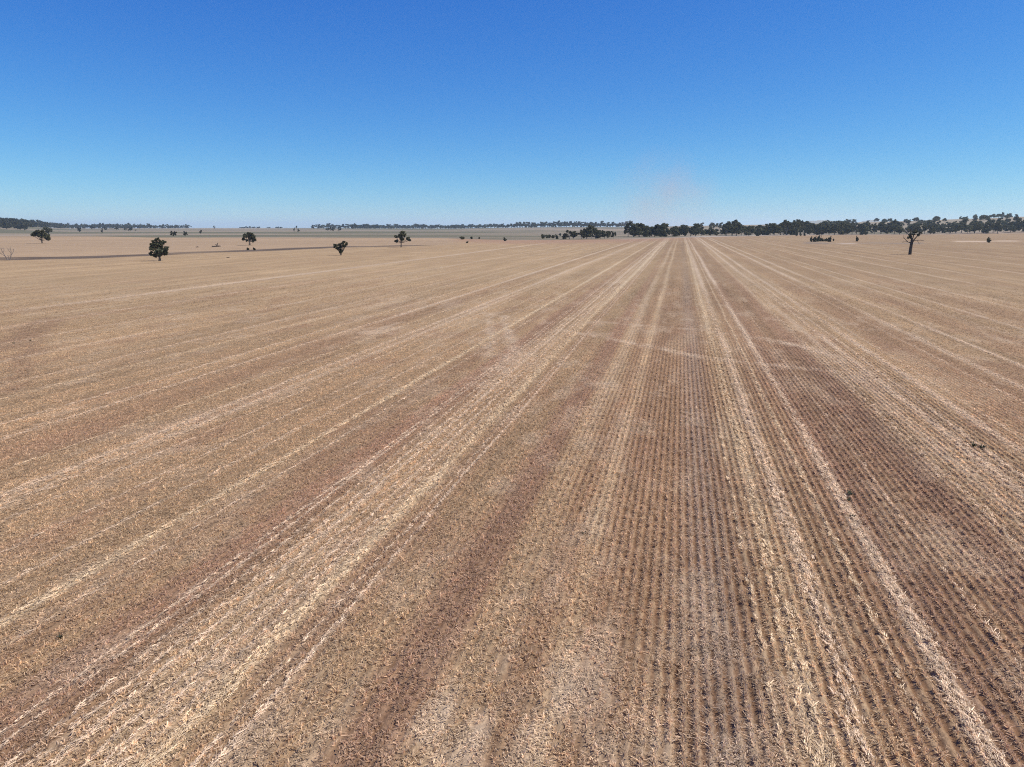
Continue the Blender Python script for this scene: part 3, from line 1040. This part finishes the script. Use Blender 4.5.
bush(247.8, 250.2, 2.1, 2.3, 0, 'small dark bush under the dome shaped tree, left one of two')
bush(254.6, 250.2, 2.2, 2.3, 0, 'small dark bush under the dome shaped tree, right one of two')
bush(461.6, 239.4, 5.0, 3.0, 2, 'low wide dark bush at the field edge, leftmost of the row of three')
bush(471.6, 239.2, 3.4, 2.4, 1, 'dark bush at the field edge, middle one of the row of three')
bush(479.4, 239.0, 1.7, 2.4, 3, 'thin brownish bush at the field edge, rightmost of the row of three')
bush(467.0, 243.0, 2.3, 1.7, 0, 'tiny dark bush out in the field in front of the row of three')
bush(505.2, 241.0, 3.2, 3.2, 0, 'round dark bush alone on the bare reddish field edge')
for i, (px, py, w, h) in enumerate(((542.5, 238.6, 3.2, 4.4), (546.5, 238.2, 4, 3.4), (549.8, 238.0, 3.0, 3.2), (553.6, 238.2, 3.2, 3.0), (557.2, 238.9, 3.2, 4.0), (560, 236, 2.6, 2.6))):
    bush(px, py, w, h, (2, 2, 1, 1, 0, 1)[i], 'grey green bush in the low thicket left of the near tree clump', 'bushes in the low thicket')
CL = ((811.2, 241.8, 2.0, 4.4), (814.3, 241.8, 2.6, 4.6), (817.4, 241.6, 3.2, 5.0), (820.2, 241.4, 2.6, 3.2), (823.0, 241.4, 2.6, 2.6), (825.8, 241.4, 2.8, 2.6), (829.2, 241.8, 3.0, 4.4), (833.4, 241.2, 1.7, 2.2))
for i, (px, py, w, h) in enumerate(CL):
    bush(px, py, w, h, 0 if i != 7 else 1, 'dark bush in the small clump standing out in the right field', 'bushes of the clump in the right field')
bush(856.9, 241.4, 2.0, 4.2, 0, 'narrow upright dark bush between the bush clump and the half dead tree')
bush(988.7, 242.6, 2.8, 4.0, 0, 'dark egg shaped bush between two pale bare patches')
for px in (796.4, 800.6, 804.6):
    bush(px, 235.8, 2.0, 3.0, 0, 'small dark bush on the pale track before the tree belt', 'bushes on the pale track')
bush(757.8, 236.0, 4.2, 3.6, 0, 'round dark bush at the foot of the tree belt, bigger of two')
bush(748.6, 235.6, 2.6, 2.4, 1, 'round dark bush at the foot of the tree belt, smaller of two')

# treeline trees: a handful of built kinds, each copied with its trunk and crown
def gum_kind(seed, hgt, wid, style):
    r = np.random.default_rng(seed)
    lobes = []
    fork = hgt * (.30 if style != 2 else .18)
    nl = 17 if style != 1 else 12
    for q in range(nl):
        a = r.uniform(0, 2 * math.pi)
        u = (q + .5) / nl
        z = hgt * (.30 + .60 * u) if style != 2 else hgt * (.14 + .74 * u)
        spread = wid * .5 * (1 - .75 * max(0, u - .45)) * r.uniform(.25, .9)
        lobes.append((math.cos(a) * spread, math.sin(a) * spread, z + r.normal(0, .3), wid * r.uniform(.13, .21) * (.8 if style == 1 else 1)))
    return tree_meshes('gum_kind', lobes, fork, hgt * .022 + .05, seed, dark_leaf if seed % 3 else gum_leaf, pale_bark if seed % 2 else bark, 120, .62)


KINDS = [gum_kind(60 + i, 10, (9, 7, 10, 8, 11, 7.5, 9)[i], i % 3) for i in range(7)]


def belt_tree(px, D, h_px, label, group, kind=None, wide=1.0):
    x, y = at_distance(px, D)
    k = D / (FPX / cp)
    i = int(rng.integers(0, len(KINDS))) if kind is None else kind
    t = plant_tree('gum_tree', label, 'tree', (x, y, float(terrain(x, y)) - .05), KINDS[i], float(rng.uniform(0, 6.28)), h_px * k / 12.2, group)
    t.scale = (t.scale[0] * wide, t.scale[1] * wide, t.scale[2])
    return t


# the near clump, left of the belt
clump = 'spreading dark tree in the near clump at the left end of the belt'
for px, py, h, wd in ((565.5, 239.6, 8, 1.2), (569.5, 239.4, 11.5, 1.3), (574, 238.6, 9, 1.2), (581.5, 239.2, 11.5, 1.1), (586.5, 238.8, 14, 1.1), (591.5, 238.8, 16.5, .95), (596.0, 238.6, 13, 1.0), (600.5, 238.4, 9.5, 1.1), (605, 238.4, 9.5, 1.0), (609.3, 238.2, 9, 1.0), (613.6, 238.4, 8.5, .8)):
    belt_tree(px, dist_at(px, py), h, clump, 'trees of the near clump', wide=wd)
belt_tree(628.5, dist_at(628, 236.8), 17.5, 'leaning dark tree at the gap between near clump and long belt', None, 1, 1.0)
# the long belt
TOP = [(630, 224.5), (640, 224), (650, 224), (658, 222.0), (668, 224.5), (680, 224.5), (690, 223.5), (700, 222.6), (703, 230), (710, 227), (718, 227), (724, 222.5), (735, 221.8), (746, 224.4), (760, 224), (772, 223), (784, 221), (800, 221.8), (820, 222), (840, 222.5), (850, 223.2), (870, 224.6), (900, 225), (930, 225.5), (960, 225), (990, 225), (1024, 224.5), (1100, 224)]
BOT = [(620, 237.0), (700, 236.2), (760, 235.2), (820, 234.7), (900, 234.5), (1024, 234.2), (1100, 234)]
ip = lambda T, v: float(np.interp(v, [t[0] for t in T], [t[1] for t in T]))
px = 634.0
while px < 1075:
    sec = ('dark gum tree in the belt at the end of the pale tracks', 'trees of the belt, left part') if px < 702 else \
        (('dark gum tree in the belt behind the pale track', 'trees of the belt, middle part') if px < 830 else ('dark gum tree in the unbroken belt right of the bush clump', 'trees of the belt, right part'))
    yb = ip(BOT, px) + rng.normal(0, .15)
    h = max(5.0, yb - ip(TOP, px) + rng.normal(0, 1.9))
    belt_tree(px, dist_at(px, yb), h, *sec, wide=float(rng.uniform(.9, 1.4)))
    if rng.random() < 1:
        belt_tree(px + rng.uniform(-3, 3), dist_at(px, yb) * rng.uniform(1.08, 1.3), max(5, h * rng.uniform(.55, 1.0)), *sec, wide=float(rng.uniform(1.0, 1.6)))
    px += rng.uniform(3.8, 6.6) * (1.0 if px < 830 else 1.12)
belt_tree(784.5, dist_at(784, 235.0), 17, 'taller open topped tree rising above the belt behind the pale track', None, 1, 1.1)
for px, yt in ((700.5, 222.6), (712, 222.5), (719.5, 223.0)):
    belt_tree(px, 1500, 7.5, 'smaller tree seen through the gap in the belt', 'trees in the gap of the belt', wide=1.2)
# scattered trees on the rise behind the right part
for q in range(84):
    px = float(rng.uniform(825, 1060))
    D = float(rng.uniform(1150, 2050))
    belt_tree(px, D, (FPX / cp) * rng.uniform(7, 11.5) / D, 'scattered gum tree on the pale rise behind the belt', 'trees on the rise', wide=float(rng.uniform(1.2, 1.9)))
belt_tree(1001, 2000, 5.5, 'lone taller tree on the skyline of the rise', None, 1, 1.0)
for px, D, h in ((889, 1150, 9.5), (893, 1100, 12), (897, 1180, 10.5), (1015, 1100, 12), (1020, 1150, 13), (1024, 1100, 11)):
    belt_tree(px, D, h, 'tall rounded tree standing higher than the belt before it', 'tall trees over the belt')

# far single trees: small, one mesh each
def far_mesh(seed, wd=1.0):
    r = np.random.default_rng(seed)
    sh = Shape()
    sh.tube([(0, 0, -.05), (0, 0, .45)], [.05, .03], 5)
    for q in range(6):
        a = r.uniform(0, 6.28)
        sh.leaves((math.cos(a) * .2 * wd, math.sin(a) * .2 * wd, .52 + r.normal(0, .17)), .26 * wd, .24, 70, .11, r)
    return sh.mesh('far_tree', far_leaf)


FAR = [far_mesh(90 + i) for i in range(6)]


def far_tree(px, py, w, h, label, group=None, D=None):
    if D is None:
        x, y, D = locate(px, py)
    else:
        x, y = at_distance(px, D)
    k = D / (FPX / cp)
    o = link('tree', FAR[int(rng.integers(0, 6))])
    o.location = (x, y, float(terrain(x, y)))
    o.rotation_euler = (0, 0, float(rng.uniform(0, 6.28)))
    o.scale = (w * k * 1.15, w * k * 1.15, h * k)
    tag(o, label, 'tree', group)


far_tree(79.5, 231.8, 3.2, 4.4, 'single rounded tree on the grey slope, leftmost of those standing clear')
far_tree(91.6, 229.0, 6.2, 2.8, 'low wide tree close under the skyline wood on the left')
far_tree(102.0, 233.8, 2.0, 5.0, 'thin slanting tree in the grey paddock on the left')
far_tree(105.2, 230.0, 3.0, 3.4, 'small tree just behind the thin slanting tree')
far_tree(116.5, 230.2, 3.8, 3.4, 'small spreading tree left of the dark pair on the grey slope')
far_tree(125.4, 230.4, 2.8, 3.2, 'smaller tree of the dark pair on the grey slope')
far_tree(130.6, 230.6, 5.0, 3.8, 'bigger tree of the dark pair on the grey slope')
far_tree(135.2, 230.8, 2.2, 1.2, 'tiny low bush right of the dark pair')
far_tree(173.8, 236.2, 5.2, 6.2, 'taller of two trees side by side at the lower edge of the grey paddock')
far_tree(185.7, 236.2, 4.2, 5.2, 'shorter of two trees side by side at the lower edge of the grey paddock')
far_tree(200.3, 234.0, 3.2, 3.8, 'small thin tree right of the two side by side')
far_tree(214.3, 228.6, 1.8, 3.2, 'small lone tree on the bare skyline')
far_tree(294.4, 231.8, 1.7, 3.8, 'left tree of a small slender pair on the grey paddock')
far_tree(298.8, 232.5, 2.6, 3.8, 'right tree of a small slender pair on the grey paddock')
far_tree(296.6, 228.4, 1.8, 3.0, 'tiny skyline tree above the slender pair')
far_tree(339.8, 230.6, 4.2, 3.2, 'dark tree at the right end of the brownish tree cluster')
for px, py, w, h in ((327.6, 230.6, 4, 3.2), (330.6, 230.6, 4, 3.6), (333.6, 230.8, 4, 3.4)):
    far_tree(px, py, w, h, 'tree of the low brownish cluster under the skyline', 'trees of the brownish cluster')
far_tree(313.4, 228.6, 4.4, 3.8, 'dark rounded tree on the skyline at the left start of the far row')
far_tree(149.0, 228.6, 6.0, 4.4, 'large rounded tree standing taller in the skyline wood', None)
far_tree(352.0, 229.0, 4.0, 5.0, 'tall double topped tree on the far skyline, left stem')
far_tree(355.2, 229.0, 3.0, 5.4, 'tall double topped tree on the far skyline, right stem')
for px in (241, 244, 247.5, 250.5, 253.5, 258.4, 268.5, 277, 280.6):
    far_tree(px, 0, 4.0, float(rng.uniform(1.2, 2.0)), 'low tree on the bare skyline above the dome shaped tree', 'low trees on the bare skyline', D=3000)
far_lab = ('small dark tree in the far row along the middle skyline', 'trees of the far row, middle skyline')
px = 318.0
while px < 500:
    far_tree(px, 0, float(rng.uniform(6.5, 10.5)), float(rng.uniform(3.2, 4.8)), *far_lab, D=float(rng.uniform(2750, 2950)))
    px += rng.uniform(2.0, 3.8) * (1.9 if px < 350 else 1)
far_lab2 = ('dark tree in the far row on the low ridge behind the near clump', 'trees of the far row on the low ridge')
px = 500.0
while px < 632:
    far_tree(px, 0, float(rng.uniform(5.5, 8.5)), float(rng.uniform(4.2, 6.2)) * (.6 + .4 * min(1, (px - 495) / 30)), *far_lab2, D=float(rng.uniform(2300, 2580)))
    px += rng.uniform(2.0, 3.8)

# far wood on the left ridge and its thin tail along the skyline: one mass nobody could count
wood = Shape()
wr = np.random.default_rng(5)


def wood_tree(px, D, h, w):
    x, y = at_distance(px, D)
    z = float(terrain(x, y))
    k = D / (FPX / cp)
    for q in range(3):
        wood.leaves((x + wr.normal(0, w * k * .25), y + wr.normal(0, w * k * .25), z + h * k * (.35 + .22 * q)), w * k * .42, h * k * .3, 26, .13 * h * k + .6, wr)


for q in range(520):
    px = float(wr.uniform(-90, 66))
    D = float(wr.uniform(1500, 2850))
    if px > 30 and D < 2000 or px > 48 and D < 2500:
        continue
    wood_tree(px, D, (FPX / cp) * wr.uniform(11, 17) / D, 6.0)
for px in np.arange(50, 142, .9):
    wood_tree(px + wr.normal(0, .4), float(wr.uniform(2850, 3000)), float(wr.uniform(2.6, 4.4)), 4.0)
for px in np.arange(142, 190, 1.2):
    wood_tree(px + wr.normal(0, .4), float(wr.uniform(2900, 3000)), float(wr.uniform(2.2, 3.6)), 3.6)
far_wood = link('woodland', wood.mesh('woodland', far_leaf))
tag(far_wood, 'dark far wood covering the left ridge and skyline', 'woodland', kind='stuff')

# weeds out in the stubble
def weed_mesh(seed):
    r = np.random.default_rng(seed)
    sh = Shape()
    for q in range(46):
        a = r.uniform(0, 6.28)
        L_ = r.uniform(.10, .26)
        up = r.uniform(.25, 1.0)
        tip = np.array((math.cos(a) * L_, math.sin(a) * L_, L_ * up))
        sd = np.array((-math.sin(a), math.cos(a), .2)) * r.uniform(.012, .022)
        m_ = tip * .55 + np.array((0, 0, .03))
        sh.v += [np.zeros(3) - sd * .3, m_ - sd, tip, m_ + sd]
        sh.f.append(tuple(range(sh.k, sh.k + 4)))
        sh.k += 4
    return sh.mesh('weed', weed_leaf)


WEEDS = [weed_mesh(120), weed_mesh(121)]
for i, (px, py, s, lab) in enumerate(((849.5, 495, 1.5, 'green weed beside the right wheel track'), (848.5, 501, 1.0, 'small weed just below the larger one beside the right wheel track'), (973.5, 446.5, 1.7, 'dark weed among the pale lines on the right, left one of two'),
                                      (981.5, 448.5, 1.6, 'dark weed among the pale lines on the right, right one of two'), (583.5, 534, 0.8, 'small dark weed on the yellowish strip in the middle'), (60, 638, 0.7, 'dark weed in the stubble at lower left'),
                                      (13.5, 343.5, 1.2, 'dark weed on the curved dark track at far left, left one of two'), (30.5, 341.0, 1.1, 'dark weed on the curved dark track at far left, right one of two'), (852.5, 517, 1.0, 'small dark weed on the pale wheel track'))):
    x, y = flat(px, py)
    o = link('weed', WEEDS[i % 2])
    o.location = (x, y, 0)
    o.rotation_euler = (0, 0, i * 1.3)
    o.scale = (s * .62, s * .62, s * .62)
    tag(o, lab, 'weed')
